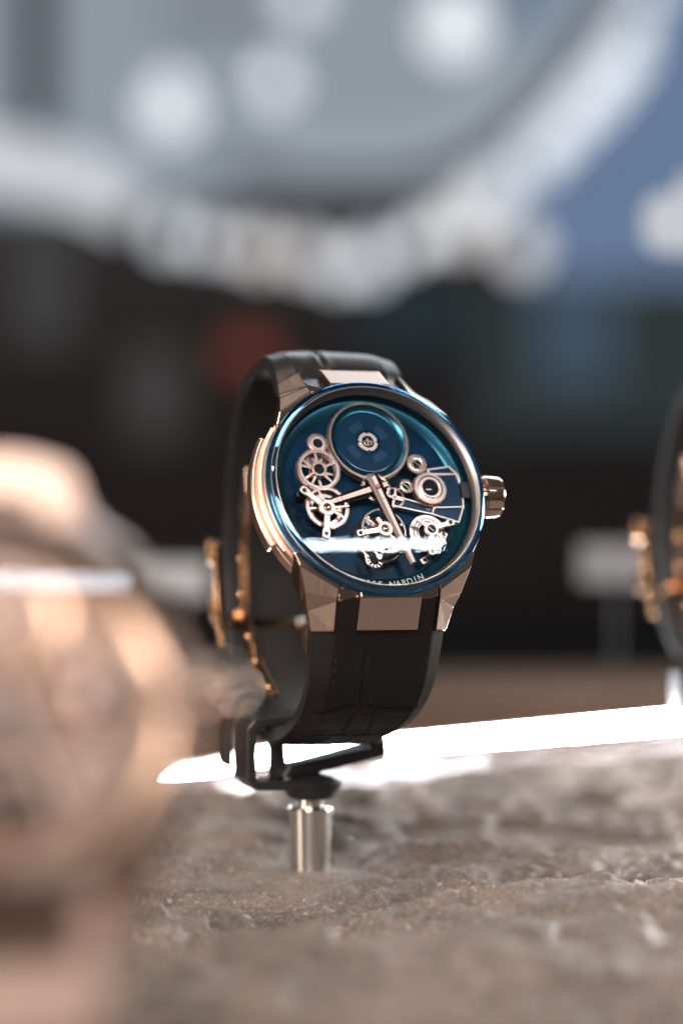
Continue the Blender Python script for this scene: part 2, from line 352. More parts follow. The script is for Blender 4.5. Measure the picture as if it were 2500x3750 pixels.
# ------------------------------------------------------------------ the wristwatch
LUG = dict(P1=(13.51, -25.19, -6.4), P2=(10.11, -26.31, -3.29), P3=(10.14, -21.58, 0.39), P4=(15.45, -19.68, -1.24), P5=(14.53, -21.77, -3.94), P6=(10.04, -19.93, 1.88), P7=(17.06, -15.32, 1.91), P8=(17.95, -12.85, 2.11))
def make_watch(root, C, strap_mat, movement=True, stitches=True):
    # ---- case
    prof = [(15, -9.0), (18.2, -8.6), (20.4, -6.6), (21.6, -5.2), (22.0, -4.4), (22.05, -2.2), (21.75, -2.0), (21.75, -1.7), (22.1, -1.5), (22.1, 0.1), (21.8, 0.3), (21.2, 0.35), (21.2, 0.7), (21.45, 0.9), (21.45, 1.35), (20.9, 1.5), (20.3, 1.5), (20.3, -1.2)]
    b = MB().lathe(prof, 128); case = b.build('case', M['gold_satin'], root, angle=25)
    MB().lathe([(0, -9.3), (12, -9.3), (15.5, -9.0), (15.5, -8.8)], 64).build('caseback', M['grey_metal'], case)
    # engraved flank plate at nine o'clock with bevelled ends
    b = MB().lathe([(22.0, -4.6), (23.0, -4.3), (23.25, -3.9), (23.25, -1.7), (22.9, -1.3), (22.0, -1.2)], 36, a0=PI - .52, a1=PI + .46)
    b.build('side_plate', M['gold_satin'], root, bevel=.12)
    MB().lathe([(21.9, -.9), (22.45, -.8), (22.45, .0), (21.9, .15)], 36, a0=PI - .62, a1=PI + .56).build('side_rail', M['gold_satin'], root, bevel=.08)
    # ---- lugs
    for sx in (1, -1):
        for sy in (1, -1):
            g = lambda k: Vector((LUG[k][0] * sx, LUG[k][1] * sy, LUG[k][2]))
            T = [g(k) for k in ('P8', 'P7', 'P4', 'P5', 'P1', 'P2', 'P3', 'P6')]
            q6 = Vector((9.7 * sx, -18.75 * sy, 2.1)); q8 = Vector((16.9 * sx, -12.6 * sy, 2.25))
            T += [q6, q8]
            zb = [-4.0, -5.5, -7.5, -8.3, -8.9, -8.2, -6.5, -5.5, -4.5, -3.5]
            inn = [(.965, .97), (.955, .97), (.93, .97), (.92, .97), (.94, .975), (1, .96), (1, .96), (1, .98), (1, 1), (1, 1)]
            B = [Vector((t.x * a, t.y * c, z)) for t, z, (a, c) in zip(T, zb, inn)]
            f = [(1, 7, 6, 2), (2, 6, 3), (3, 6, 5, 4), (0, 9, 8, 7, 1)]
            mm = [0, 0, 0, 1]
            for i in range(10):
                j = (i + 1) % 10; f.append((i, j, 10 + j, 10 + i)); mm.append(1)
            f.append(tuple(range(10, 20))); mm.append(1)
            if sx * sy > 0: f = [q[::-1] for q in f]
            b = MB(); b.v = [tuple(p) for p in T + B]; b.f = f; b.m = mm
            import bmesh
            o = b.build('lug', [M['gold_brush'], M['gold']], root, angle=5)
            bm = bmesh.new(); bm.from_mesh(o.data); bmesh.ops.recalc_face_normals(bm, faces=bm.faces); bm.to_mesh(o.data); bm.free()
            for p in o.data.polygons: p.use_smooth = False
            bv = o.modifiers.new('bevel', 'BEVEL'); bv.width = .27 * S; bv.segments = 3; bv.limit_method = 'ANGLE'; bv.angle_limit = math.radians(9); bv.material = 1
    # ---- middle links
    for sy in (1, -1):
        v = [(x * 6.06, y * sy, z) for x in (-1, 1) for y, z in ((-20.0, 2.05), (-21.64, 1.83), (-26.54, -2.4), (-25.2, -4.6), (-20.0, -1.6))]
        f = [(0, 1, 6, 5), (1, 2, 7, 6), (2, 3, 8, 7), (3, 4, 9, 8), (4, 0, 5, 9), (0, 4, 3, 2, 1), (5, 6, 7, 8, 9)]
        if sy < 0: f = [q[::-1] for q in f]
        b = MB(); b.v = v; b.f = f; b.m = [1, 0, 1, 1, 1, 1, 1]
        import bmesh
        o = b.build('end_link', [M['gold_brush'], M['gold']], root, angle=5)
        bm = bmesh.new(); bm.from_mesh(o.data); bmesh.ops.recalc_face_normals(bm, faces=bm.faces); bm.to_mesh(o.data); bm.free()
        for p in o.data.polygons: p.use_smooth = False
        bv = o.modifiers.new('bevel', 'BEVEL'); bv.width = .24 * S; bv.segments = 3; bv.limit_method = 'ANGLE'; bv.angle_limit = math.radians(9); bv.material = 1
        for sx in (1, -1):   # small polished bridges between link and lug
            b = MB(); x0, x1 = (6.2, 9.9) if sx > 0 else (-9.9, -6.2)
            b.add([(x0, -19.9 * sy, 1.5), (x1, -19.2 * sy, 1.5), (x1, -20.9 * sy, .75), (x0, -21.9 * sy, .55), (x0, -19.9 * sy, -2), (x1, -19.2 * sy, -2), (x1, -20.7 * sy, -2), (x0, -21.7 * sy, -2)],
                  [(0, 1, 2, 3), (4, 7, 6, 5), (0, 4, 5, 1), (3, 2, 6, 7), (0, 3, 7, 4), (1, 5, 6, 2)])
            b.build('link_bridge', M['gold'], root, bevel=.12)
    # ---- crown with fluted flank
    Tc = Matrix.Translation((0, 0, -1.5)) @ Matrix.Rotation(PI / 2, 4, 'Y')
    b = MB(); fl = []
    for i in range(96):
        a = 2 * PI * i / 96; fl.append(3.95 - 0.24 * (1 if (i % 8) == 0 else 0))
    def flr(x, sc=1.0): return [(r * sc * math.cos(2 * PI * i / 96), r * sc * math.sin(2 * PI * i / 96)) for i, r in enumerate(fl)]
    rows = [(22.7, .88), (22.9, .985), (23.1, 1.0), (25.6, 1.0), (26.0, .975), (26.2, .92), (26.25, .55)]
    v = []; f = []
    for x, sc in rows: v += [Tc @ Vector((p[0], p[1], x)) for p in flr(x, sc)]
    for k in range(len(rows) - 1):
        for i in range(96): j = (i + 1) % 96; f.append((k * 96 + i, k * 96 + j, (k + 1) * 96 + j, (k + 1) * 96 + i))
    f.append(tuple(range(96))[::-1]); f.append(tuple(range((len(rows) - 1) * 96, len(rows) * 96)))
    b.add(v, f); cr = b.build('crown', M['gold'], root, angle=28)
    MB().lathe([(2.3, 20.5), (2.3, 22.75)], 32, T=Tc).build('crown_tube', M['gold'], cr)
    # ---- crystal: clear domed top, blue bevelled edge
    ins = [(r, 3.9 + 0.45 * (1 - (r / 20.) ** 2)) for r in np.linspace(20.0, 0, 14)]
    b = MB().lathe(ins, 128); b.build('crystal', M['crystal'], root)
    rim = [(21.35, 1.1), (21.5, 1.4), (21.5, 2.75), (21.42, 3.05), (21.2, 3.3), (20.25, 3.85), (20.0, 3.9)]
    MB().lathe(rim, 160).build('crystal_edge', C['rim'], root)
    MB().tube([(20.05 * math.cos(t), 20.05 * math.sin(t), 3.9) for t in np.linspace(0, 2 * PI, 160, endpoint=False)], .07, 6, closed=True).build('crystal_chamfer', M['gold_pale'], root)
    # ---- dial bowl
    MB().lathe([(0, -.6), (17.1, -.6)], 96).build('dial', C['dial'], root)
    flg = MB().lathe([(17.1, -.6), (17.4, -.45), (18.9, -.1), (19.2, .3), (19.3, 1.9)], 128).build('flange', C['teal'], root)
    MB().lathe([(19.3, 1.9), (19.45, 2.1), (20.2, 2.75), (20.6, 2.9)], 128).build('inner_bezel', M['bezel'], root)
    MB().lathe([(20.6, 2.9), (20.75, 2.85), (20.95, 1.5)], 128).build('bezel_wall', M['gold_satin'], root)
    if movement:
        txt = 'ULYSSE NARDIN'; a = -PI / 2 - math.radians(23.5); step = math.radians(47.0 / 12.6)
        for i, ch in enumerate(txt):
            w = a + step * (i + .4)
            if ch == ' ': continue
            T = Matrix.Rotation(w + PI / 2, 4, 'Z') @ Matrix.Translation((0, -19.0, -.02))
            letter('letter', ch, 1.7, M['ink'], flg, T)
        make_movement(root, C)
    else:
        gear('gear_wheel', root, 0, 9.8, 1.0, .5, 8, 60, .4, 1, M['gold_gear'], 5, 2, 1)
    # ---- straps and clasp
    strap('strap', OUT6, root, strap_mat, M['lining'] if strap_mat is M['leather'] else strap_mat, M['thread'], stitches)
    strap('strap', OUT12, root, strap_mat, M['lining'] if strap_mat is M['leather'] else strap_mat, M['thread'], False)
    make_clasp(root)

def ribbon(name, path, x0, x1, th, mat, parent, bevel=.2):
    P, _ = catmull(path, 40); t = np.gradient(P, axis=0); t /= np.linalg.norm(t, axis=1)[:, None]; n = np.stack([t[:, 1], -t[:, 0]], 1)
    v = []; f = []
    for i in range(40):
        a = P[i] + n[i] * th / 2; c = P[i] - n[i] * th / 2
        v += [(x0, *a), (x1, *a), (x1, *c), (x0, *c)]
    for i in range(39):
        for k in range(4): l = (k + 1) % 4; f.append((4 * i + k, 4 * i + l, 4 * i + 4 + l, 4 * i + 4 + k))
    f += [(0, 3, 2, 1), (156, 157, 158, 159)]
    b = MB(); b.add(v, f); return b.build(name, mat, parent, bevel=bevel)
def rails(name, path, x0, x1, th, mat, parent):
    o = ribbon(name, path, x0, x0 + 1.5, th, mat, parent); ribbon('clasp_rail', path, x1 - 1.5, x1, th, mat, o if parent.name.startswith('wristwatch') else parent)
    return o
def make_clasp(root):
    c = rails('clasp', [(16.5, -49.5), (12.4, -52.7), (8.3, -54.6), (1.5, -57.0), (-3.0, -58.6)], -8.2, 8.2, 1.1, M['copper'], root)
    rails('clasp_blade', [(-1.5, -59.2), (-8.3, -55.6), (-14.5, -53.3), (-19.2, -50.1), (-22.3, -47.2), (-24.2, -46.3)], -8.2, 8.2, 1.1, M['copper'], c)
    rails('clasp_blade', [(-3.5, -63.0), (-10, -60.0), (-17, -57.4), (-23, -53.6)], -7.4, 7.4, 1.0, M['copper'], c)
    ribbon('clasp_cover', [(17.5, -68.2), (10, -70.6), (3, -71.6), (-5, -71.2)], -9.2, 9.2, 1.6, M['copper'], c, .4)
    for y, z in ((16.6, -71.0), (4.5, -73.6)):
        MB().box((-8.6, y, z), (2.2, 5.0, 2.0)).build('clasp_button', M['copper'], c, bevel=.5, bseg=3)
    b = MB(); b.tube([(-8.4, -1.8, -59.6), (-8.4, -1.0, -66)], .9, 10); b.build('hinge_arm', M['copper'], c)
    for y, z in ((8.3, -54.6), (1.5, -57.0), (-8.3, -55.6), (-14.5, -53.3), (-22.0, -47.5)):
        MB().lathe([(0, 0), (.9, 0), (1.0, .2), (.8, .6), (0, .75)], 20, T=Matrix.Translation((-8.2, y, z)) @ Matrix.Rotation(-PI / 2, 4, 'Y')).build('hinge_pin', M['copper'], c)
    # thick folded end with a triangular catch
    b = MB(); b.prism([(17.5, -50.5), (21, -47.0), (24.5, -44.5), (24.0, -43.0), (19, -44.0), (14, -49.5)], -8.6, -7.4, T=Matrix(((0, 0, 1, 0), (1, 0, 0, 0), (0, 1, 0, 0), (0, 0, 0, 1))))
    b.build('clasp_catch', M['gold_satin'], c, bevel=.2)

def make_movement(root, C):
    G, GP = M['gold_gear'], M['gold_pale']
    # ---- mainspring barrel with maker's emblem
    bx, by = 0.0, 9.72
    barrel = gear('barrel', root, bx, by, 1.65, .42, 8.05, 116, .42, .55, G, -1)
    gear('barrel_lower_wheel', barrel, bx, by, .35, .35, 8.05, 116, .42, .7, M['gold_satin'], -1, ph=.02)
    MB().lathe([(7.5, 2.05), (7.45, 1.8), (6.9, 1.45), (6.25, 1.3), (6.15, 1.3)], 128, T=Tm(bx, by)).build('barrel_slope', C['teal'], barrel)
    MB().lathe([(6.2, 1.28), (6.15, 1.5), (6.0, 1.52), (5.9, 1.42), (2.55, 1.42), (2.45, 1.55), (2.3, 1.55), (2.2, 1.1), (0, 1.1)], 128, T=Tm(bx, by)).build('barrel_cover', C['plate'], barrel)
    for k in range(4): MB().lathe([(2.75, 1.42), (2.8, 1.46), (4.35, 1.46), (4.4, 1.42)], 14, T=Tm(bx, by), a0=k * PI / 2 + .2, a1=k * PI / 2 + 1.0).build('barrel_sector', C['sector'], barrel)
    MB().lathe([(7.7, .5), (7.7, 1.6)], 96, T=Tm(bx, by)).build('barrel_drum', M['dark_metal'], barrel)
    em = MB(); n = 96; o_ = []; i_ = []
    for i in range(n):
        a = 2 * PI * i / n; k = (a / (PI / 2)) % 1; notch = k < .055 or k > .945
        r = 1.62 if notch else 1.94; o_.append((bx + r * math.cos(a), by + r * math.sin(a))); i_.append((bx + 1.22 * math.cos(a), by + 1.22 * math.sin(a)))
    em.ring(o_, i_, 1.2, 1.62); emb = em.build('emblem_ring', GP, barrel, bevel=.04)
    MB().lathe([(1.2, 1.2), (1.15, 1.4), (0, 1.4)], 40, T=Tm(bx, by)).build('emblem_disc', M['blackhole'], barrel)
    an = MB(); z = 1.46
    an.tube([(bx, by - .72, z), (bx, by + .45, z)], .085, 8); an.tube([(bx - .34, by + .36, z), (bx + .34, by + .36, z)], .075, 8)
    an.tube([(bx + .17 * math.cos(t), by + .62 + .17 * math.sin(t), z) for t in np.linspace(0, 2 * PI, 16, endpoint=False)], .06, 6, closed=True)
    an.tube([(bx + .72 * math.cos(t), by - .12 + .62 * math.sin(t), z) for t in np.linspace(PI + .35, 2 * PI - .35, 12)], [.03] + [.1] * 10 + [.03], 8)
    for sx in (-1, 1): an.prism([(bx + sx * .80, by - .16), (bx + sx * .50, by - .36), (bx + sx * .78, by - .52)], z - .05, z + .06)
    an.build('anchor_emblem', GP, barrel)
    for ch, dx in (('U', -.62), ('N', .62)): letter('emblem_letter', ch, .85, GP, barrel, Matrix.Translation((bx + dx, by - .22, 1.45)))
    # ---- going train at left
    def screw(parent, cx, cy, z, r, ang, mat=None):
        b = MB().lathe([(r, z - .3), (r, z), (r * .92, z + .07), (0, z + .07)], 32, T=Tm(cx, cy)); s = b.build('screw', mat or M['blackhole'], parent)
        MB().box((0, 0, z + .07), (r * 1.7, r * .16, .03), T=Tm(cx, cy, 0, ang)).build('screw_slot', M['grey_metal'], s)
    def boss(parent, cx, cy, z, r0, r1, mat):   # raised ring round a jewel
        return MB().lathe([(r1, z), (r1, z + .22), (r1 * .95, z + .3), (r0 * 1.08, z + .3), (r0, z + .2), (r0, z)], 40, T=Tm(cx, cy)).build('collar', mat, parent)
    def jewel(parent, cx, cy, z, r, mat=None): MB().lathe([(r, z), (r * .95, z + .05), (0, z + .08)], 28, T=Tm(cx, cy)).build('jewel', mat or M['blackhole'], parent)
    a = gear('pinion', root, -10.35, 8.95, 1.5, .5, 2.15, 26, .36, .4, G, 0, 0, .9); boss(a, -10.35, 8.95, 2.0, .9, 1.45, GP); jewel(a, -10.35, 8.95, 2.05, .92)
    w = gear('gear_wheel', root, -10.9, 3.6, 2.0, .4, 4.25, 72, .38, .85, G, 5, 1.5, .95, ph=.02); jewel(w, -10.9, 3.6, 2.35, .98)
    gear('lower_wheel', w, -10.9, 3.6, .8, .35, 4.25, 72, .38, .85, M['gold_satin'], 5, 1.5, .3, ph=.25)
    MB().prism([(-13.6, 5.0), (-12.0, 7.2), (-9.2, 6.9), (-8.2, 5.3), (-9.6, 4.6), (-11.6, 4.9)], .3, .7).build('bridge_plate', M['grey_metal'], w, bevel=.1)
    jewel(w, -10.9, 5.9, .75, .3, M['ruby'])
    w = gear('gear_wheel', root, -10.25, -4.0, 1.9, .4, 4.3, 76, .38, .75, G, 5, 1.3, .5, ph=.11)
    gear('lower_wheel', w, -10.25, -4.0, .8, .35, 3.4, 60, .34, .9, M['gold_satin'], 4, 1.2, .4, ph=.4)
    # bridge over the third wheel
    b = MB(); hub = (-10.6, -4.4); z0, z1 = 2.75, 3.2
    b.lathe([(.75, z0), (1.6, z0), (1.6, z1), (1.5, z1 + .1), (.8, z1 + .1), (.75, z0)], 48, T=Tm(*hub))
    def arm(b, p, q, w0, w1, hole=True, hr=.42, pad=.85):
        p = Vector(p); q = Vector(q); d = (q - p).normalized()
        b.prism(bar_poly(p, q - d * pad * .5, w0, w1), z0 + .02, z1 - .02)
        if hole:
            sq = [q + Matrix.Rotation(math.atan2(d.y, d.x), 2) @ Vector(c) for c in ((-pad, -pad * .85), (pad * .75, -pad * .85), (pad, -pad * .4), (pad, pad * .4), (pad * .75, pad * .85), (-pad, pad * .85))]
            n = 24; o = []
            # outline resampled by angle so it can be joined to the round hole
            for i in range(n):
                t = 2 * PI * i / n; e = Vector((math.cos(t), math.sin(t))); best = 9
                for k in range(6):
                    A = sq[k] - q; B = sq[(k + 1) % 6] - q; den = e.x * (B.y - A.y) - e.y * (B.x - A.x)
                    if abs(den) > 1e-9:
                        u = (A.x * (B.y - A.y) - A.y * (B.x - A.x)) / den; w_ = (A.x * e.y - A.y * e.x) / den
                        if u > 0 and -1e-6 <= w_ <= 1 + 1e-6: best = min(best, u)
                o.append(tuple(q + e * best))
            b.ring(o, circ(hr, n, q.x, q.y), z0 - .1, z1)
            return tuple(q)
    e1 = arm(b, (-11.5, -3.7), (-14.6, -1.0), 1.15, 1.05); e2 = arm(b, (-10.75, -5.6), (-11.5, -9.6), 1.1, 1.0)
    b.prism(bar_poly((-9.2, -4.35), (-6.2, -4.0), .55, .25), z0, z1 - .1)
    br = b.build('bridge', GP, root, bevel=.06)
    for e in (e1, e2):
        MB().lathe([(1.0, -.6), (1.0, 1.6), (.85, 1.7), (.85, 2.6)], 20, T=Tm(*e)).build('pillar', M['dark_metal'], br)
        screw(br, e[0], e[1], 2.7, .4, .4)
    MB().lathe([(.75, 3.0), (.5, 3.35), (.3, 3.42), (0, 3.42)], 28, T=Tm(*hub)).build('jewel', M['gold'], br)
    # ---- centre and right-hand train
    gear('centre_wheel', root, .1, .2, 1.5, .4, 2.9, 40, .36, .7, G, 4, .9, .3)
    gear('gear_wheel', root, 3.8, -1.45, .9, .3, 2.1, 32, .3, .35, G, 4, .6, .2, ph=.3)
    g = gear('pinion', root, 6.25, .55, 1.4, .5, 1.42, 20, .32, .3, G, 0, 0, .8); screw(g, 6.25, .55, 1.85, .82, -.75)
    g = gear('winding_wheel', root, 8.95, 5.0, 1.7, .5, 2.05, 26, .36, .3, G, 0, 0, .8); screw(g, 8.95, 5.0, 2.2, .82, -.75)
    g = gear('ratchet_wheel', root, 10.9, .1, 1.6, .6, 3.35, 44, .42, .3, G, 0, 0, 1.6); boss(g, 10.9, .1, 2.2, 1.62, 2.2, GP); jewel(g, 10.9, .1, 2.3, 1.65)
    gear('lower_wheel', g, 10.9, .1, .7, .5, 3.35, 44, .42, .3, M['gold_satin'], 0, 0, 1.6, ph=.05)
    # ---- framed blue plate of the keyless works
    polys = [[(11.48, 4.43), (16.05, 5.08), (17.43, 3.57), (11.86, 3.57)],
             [(10.3, 3.3), (17.43, 3.57), (17.85, 1.6), (17.95, 0.0), (17.64, -3.18), (11.62, -3.36), (10.3, -3.0)],
             [(11.62, -3.36), (17.64, -3.18), (16.16, -6.33), (10.98, -4.65)],
             [(4.0, -1.05), (11.3, -3.15), (10.98, -4.65), (3.4, -3.0)]]
    mp = MB()
    for p in polys: mp.prism([(x, y) for x, y in p], -.5, .62)
    mp = mp.build('keyless_plate', C['plate'], root)
    for pi, p in enumerate(polys):
        for i in range(len(p)):
            q = p[(i + 1) % len(p)]
            if pi == 1 and i in (5, 6): continue
            if pi == 2 and i == 0: continue
            if pi == 3 and i in (1, 3): continue
            MB().prism(bar_poly(p[i], q, .34, .34, .12), -.4, 1.0 + .012 * pi + .003 * i).build('gilt_border', GP, mp, bevel=.05)
    MB().box((18.6, .2, .4), (1.9, 3.4, 1.9)).build('winding_stem', M['dark_metal'], root, bevel=.15)
    # ---- balance and escapement
    bc = (.25, -8.55)
    bal = MB(); bal.lathe([(4.05, 1.9), (4.4, 1.9), (4.4, 2.25), (4.05, 2.25), (4.05, 1.9)], 96, T=Tm(*bc)); bw = bal.build('balance_wheel', M['gold'], root)
    for k in range(2): MB().prism(bar_poly((bc[0] - 4.1 * math.cos(.9 + k * PI / 2), bc[1] - 4.1 * math.sin(.9 + k * PI / 2)), (bc[0] + 4.1 * math.cos(.9 + k * PI / 2), bc[1] + 4.1 * math.sin(.9 + k * PI / 2)), .35, .35), 1.95, 2.18 + .01 * k).build('balance_arm', M['gold_satin'], bw)
    MB().tube([(bc[0] + (0.7 + t * .085) * math.cos(t), bc[1] + (0.7 + t * .085) * math.sin(t), 1.6) for t in np.linspace(0, 10 * PI, 260)], .05, 4).build('hairspring', M['grey_metal'], bw)
    for k in range(6):
        t = k * PI / 3 + .3; MB().lathe([(.28, 1.8), (.28, 2.4), (.2, 2.48), (0, 2.48)], 12, T=Tm(bc[0] + 3.7 * math.cos(t), bc[1] + 3.7 * math.sin(t))).build('balance_screw', GP, bw)
    MB().lathe([(0, -.5), (5.0, -.5), (5.0, -.1), (4.4, 0), (0, 0)], 64, T=Tm(bc[0] - .4, bc[1] - .8)).build('escapement_base', M['blackbase'], root)
    for dx, dy, r_ in ((-2.1, 1.5, 1.3), (1.8, 2.0, 1.0), (2.0, -1.8, 1.2), (-1.6, -2.2, 1.1)):
        gear('escapement_wheel', root, bc[0] + dx, bc[1] + dy, .5, .3, r_, 18, .22, .3, M['grey_metal'], 4, .4, .1)
    b = MB(); b.lathe([(.7, z0), (1.5, z0), (1.5, z1 - .1), (1.4, z1), (.8, z1), (.7, z0)], 48, T=Tm(*bc))
    e3 = arm(b, (-.9, -8.75), (-4.8, -9.4), 1.1, .9, True, .35, .7)
    b.prism(bar_poly((-.4, -7.6), (-1.1, -6.4), .7, .6), z0 + .1, z1 + .25)
    cb = b.build('balance_bridge', M['gold_satin'], root, bevel=.06)
    MB().lathe([(.7, 2.9), (.45, 3.2), (.25, 3.3), (0, 3.3)], 24, T=Tm(*bc)).build('jewel', M['gold'], cb)
    MB().lathe([(.6, -.5), (.6, 2.7)], 14, T=Tm(*e3)).build('pillar', M['dark_metal'], cb)
    fk = MB(); z = 2.5
    fk.tube([(-3.6, -11.3, z), (-2.8, -12.1, z), (-2.06, -12.8, z), (-1.9, -13.6, z), (-1.55, -14.3, z), (-1.1, -13.7, z), (-.7, -13.1, z), (.6, -13.2, z), (2.0, -12.95, z), (2.9, -12.4, z)], .2, 8)
    fk.lathe([(.22, z - .2), (.5, z - .2), (.5, z + .25), (.22, z + .25)], 20, T=Tm(-1.6, -13.95)); fk.build('pallet_fork', GP, root)
    cg = MB(); pth = [(-4.9, -11.7), (-4.3, -12.7), (-3.95, -13.3), (-4.0, -14.3), (-3.85, -15.0), (-3.2, -15.7), (-2.4, -15.95), (-1.6, -15.9), (-1.05, -15.2)]
    cg.tube([(x, y, 2.0) for x, y in pth], .14, 8)
    for k in range(2, 9):
        x, y = pth[k]; d = Vector((-2.4 - x, -14.3 - y)).normalized() * .75
        cg.prism(bar_poly((x, y), (x + d.x, y + d.y), .42, .12), 1.6, 2.05)
    cg.build('escapement_cage', M['gold_satin'], root)
    MB().tube([(-.6, -14.3, 1.4), (.6, -14.4, 1.4), (1.8, -14.0, 1.4), (2.7, -13.3, 1.4)], .25, 8).build('return_spring', M['gold'], root)
    # ---- regulator cluster at lower right
    rc = (9.55, -8.55)
    rg = MB()
    for r0, r1, zz in ((2.9, 3.7, 1.0), (2.3, 2.8, 1.12), (1.9, 2.2, 1.2)): rg.lathe([(r0, zz - .3), (r1, zz - .3), (r1, zz), (r1 - .06, zz + .05), (r0 + .06, zz + .05), (r0, zz), (r0, zz - .3)], 72, T=Tm(*rc))
    rw = rg.build('regulator_disc', GP, root)
    b = MB(); b.lathe([(.8, z0 - .2), (1.4, z0 - .2), (1.4, z1 - .2), (1.3, z1 - .1), (.85, z1 - .1), (.8, z0 - .2)], 48, T=Tm(*rc))
    b.prism(bar_poly((8.5, -7.8), (6.9, -6.6), .8, .7), z0, z1 - .1)
    e4 = arm(b, (10.7, -8.15), (13.5, -7.25), .95, .85, True, .42, .75); e5 = arm(b, (9.4, -9.8), (8.85, -13.0), .95, .8, True, .4, .75)
    rb = b.build('bridge', GP, root, bevel=.06); screw(rb, rc[0], rc[1], z1 - .35, .75, -.75)
    for e in (e4, e5):
        screw(rb, e[0], e[1], 2.7, .4, .8); MB().lathe([(.7, -.5), (.7, 2.6)], 14, T=Tm(*e)).build('pillar', M['dark_metal'], rb)
    p = MB(); t = [(10.6, -8.7), (12.2, -11.3), (10.5, -10.6)]; ti = [(10.75, -9.4), (11.5, -10.6), (10.75, -10.25)]
    p.ring(t, ti, 2.4, 2.65); p.build('pointer', GP, rb)
    for cx, cy, an in ((7.9, -14.1, .5), (12.6, -8.9, -.6), (10.9, -12.0, -.6)):
        MB().box((0, 0, 1.0), (1.5, 1.2, .5), T=Tm(cx, cy, 0, an)).build('bracket', GP, rb, bevel=.15); screw(rb, cx, cy, 1.3, .38, .3)
    # ---- hands
    def hand(name, p, q, w0, w1, z, lumes, parent):
        p = Vector(p); q = Vector(q); L = (q - p).length; d = (q - p).normalized(); T = Tm(p.x, p.y, z, math.atan2(d.y, d.x))
        v = [(0, -w0 / 2, 0), (0, w0 / 2, 0), (L, w1 / 2, 0), (L, -w1 / 2, 0), (0, -w0 * .22, .34), (0, w0 * .22, .34), (L, w1 * .25, .30), (L, -w1 * .25, .30)]
        b = MB().add(v, [(0, 1, 2, 3)[::-1], (4, 5, 6, 7)[::-1] if False else (4, 7, 6, 5), (0, 3, 7, 4), (1, 5, 6, 2), (0, 4, 5, 1), (3, 2, 6, 7)], 0, T)
        o = b.build(name, M['hand'], parent, bevel=.04, angle=5)
        for a0, a1, lw in lumes:
            wa = w0 + (w1 - w0) * a0; wb_ = w0 + (w1 - w0) * a1
            MB().add([(a0 * L, -wa * lw, .25), (a0 * L, wa * lw, .25), (a1 * L, wb_ * lw, .25), (a1 * L, -wb_ * lw, .25), (a0 * L, -wa * lw, .42), (a0 * L, wa * lw, .42), (a1 * L, wb_ * lw, .38), (a1 * L, -wb_ * lw, .38)],
                     [(0, 1, 2, 3), (4, 7, 6, 5), (0, 3, 7, 4), (1, 5, 6, 2), (0, 4, 5, 1), (3, 2, 6, 7)], 0, T).build('lume_insert', M['lume'], o)
        return o
    h = hand('hour_hand', (.0, .0), (-10.95, -3.5), 2.5, 1.5, 2.25, [(.12, .20, .21), (.205, .66, .21), (.67, .74, .24), (.75, .985, .24)], root)
    hand('hand_tail', (.2, .1), (2.3, .75), 2.1, 1.2, 2.2, [(.55, .95, .3)], h)
    m = hand('minute_hand', (-.75, 2.35), (4.95, -15.35), 2.4, 1.25, 2.75, [(.02, .125, .17), (.165, .27, .17), (.275, .86, .18), (.87, .99, .26)], root)
    MB().lathe([(.42, 3.0), (.42, 3.25), (.3, 3.36), (0, 3.36)], 24, T=Tm(0, 0)).build('centre_jewel', M['ruby'], m)

# ------------------------------------------------------------------ stand
def make_stand(root):
    post = MB().lathe([(0, -3), (3.85, -3), (3.85, .3), (4.15, 11.6), (3.9, 12.1), (2.6, 12.1)], 64).build('post', M['steel'], root, angle=25)
    MB().lathe([(2.6, 12.0), (2.6, 13.4), (2.5, 14.2)], 40).build('neck', M['steel'], root)
    MB().lathe([(0, 13.7), (4.2, 13.7), (4.5, 13.9), (6.1, 16.6), (6.2, 17.0), (6.0, 17.3), (4.0, 18.2), (0, 18.9)], 64).build('base_disc', M['black_plastic'], root, angle=40)
    XZ = Matrix(((1, 0, 0, 0), (0, 0, -1, 0), (0, 1, 0, 0), (0, 0, 0, 1)))     # (x, z, -depth) -> (x, depth, z)
    fr = MB().prism([(1.5, 15.6), (-12.8, 16.2), (-14.8, 18.2), (-14.9, 28.4), (-13.4, 30.0), (-3.0, 30.9), (-3.4, 29.0), (-12.3, 28.2), (-12.9, 27.6), (-12.9, 18.6), (-12.2, 17.9), (1.5, 17.4)], -4.0, 5.0, T=XZ)
    fr.build('clip_frame', M['black_plastic'], root, bevel=.45, bseg=3)
    up = MB().prism([(-7.2, 17.2), (-4.9, 17.2), (-4.4, 20.4), (-5.0, 25.6), (-6.0, 26.8), (-8.6, 28.8), (-9.4, 28.0), (-7.2, 25.6)], -5.0, -1.5, T=XZ)
    up.build('clip_rib', M['black_plastic'], root, bevel=.35, bseg=3)
    pr = MB().prism([(-6.4, 18.0), (2.0, 18.6), (10.0, 20.2), (15.2, 21.3), (16.0, 22.0), (16.0, 24.7), (12.9, 24.5), (12.7, 23.4), (5.0, 22.0), (-4.6, 20.3)], -6.0, 0.6, T=XZ)
    pr.build('clip_prong', M['black_plastic'], root, bevel=.4, bseg=3)
    bk = MB().prism([(-15.6, 20), (-15.9, 30.5), (-14.0, 34.0), (-9.0, 35.4), (-5.2, 33.2), (-6.2, 31.6), (-10.5, 33.0), (-13.0, 31.4), (-13.9, 28.5), (-13.9, 20)], -11.0, -6.5, T=XZ)
    bk.build('rear_hook', M['black_plastic'], root, bevel=.4, bseg=3)

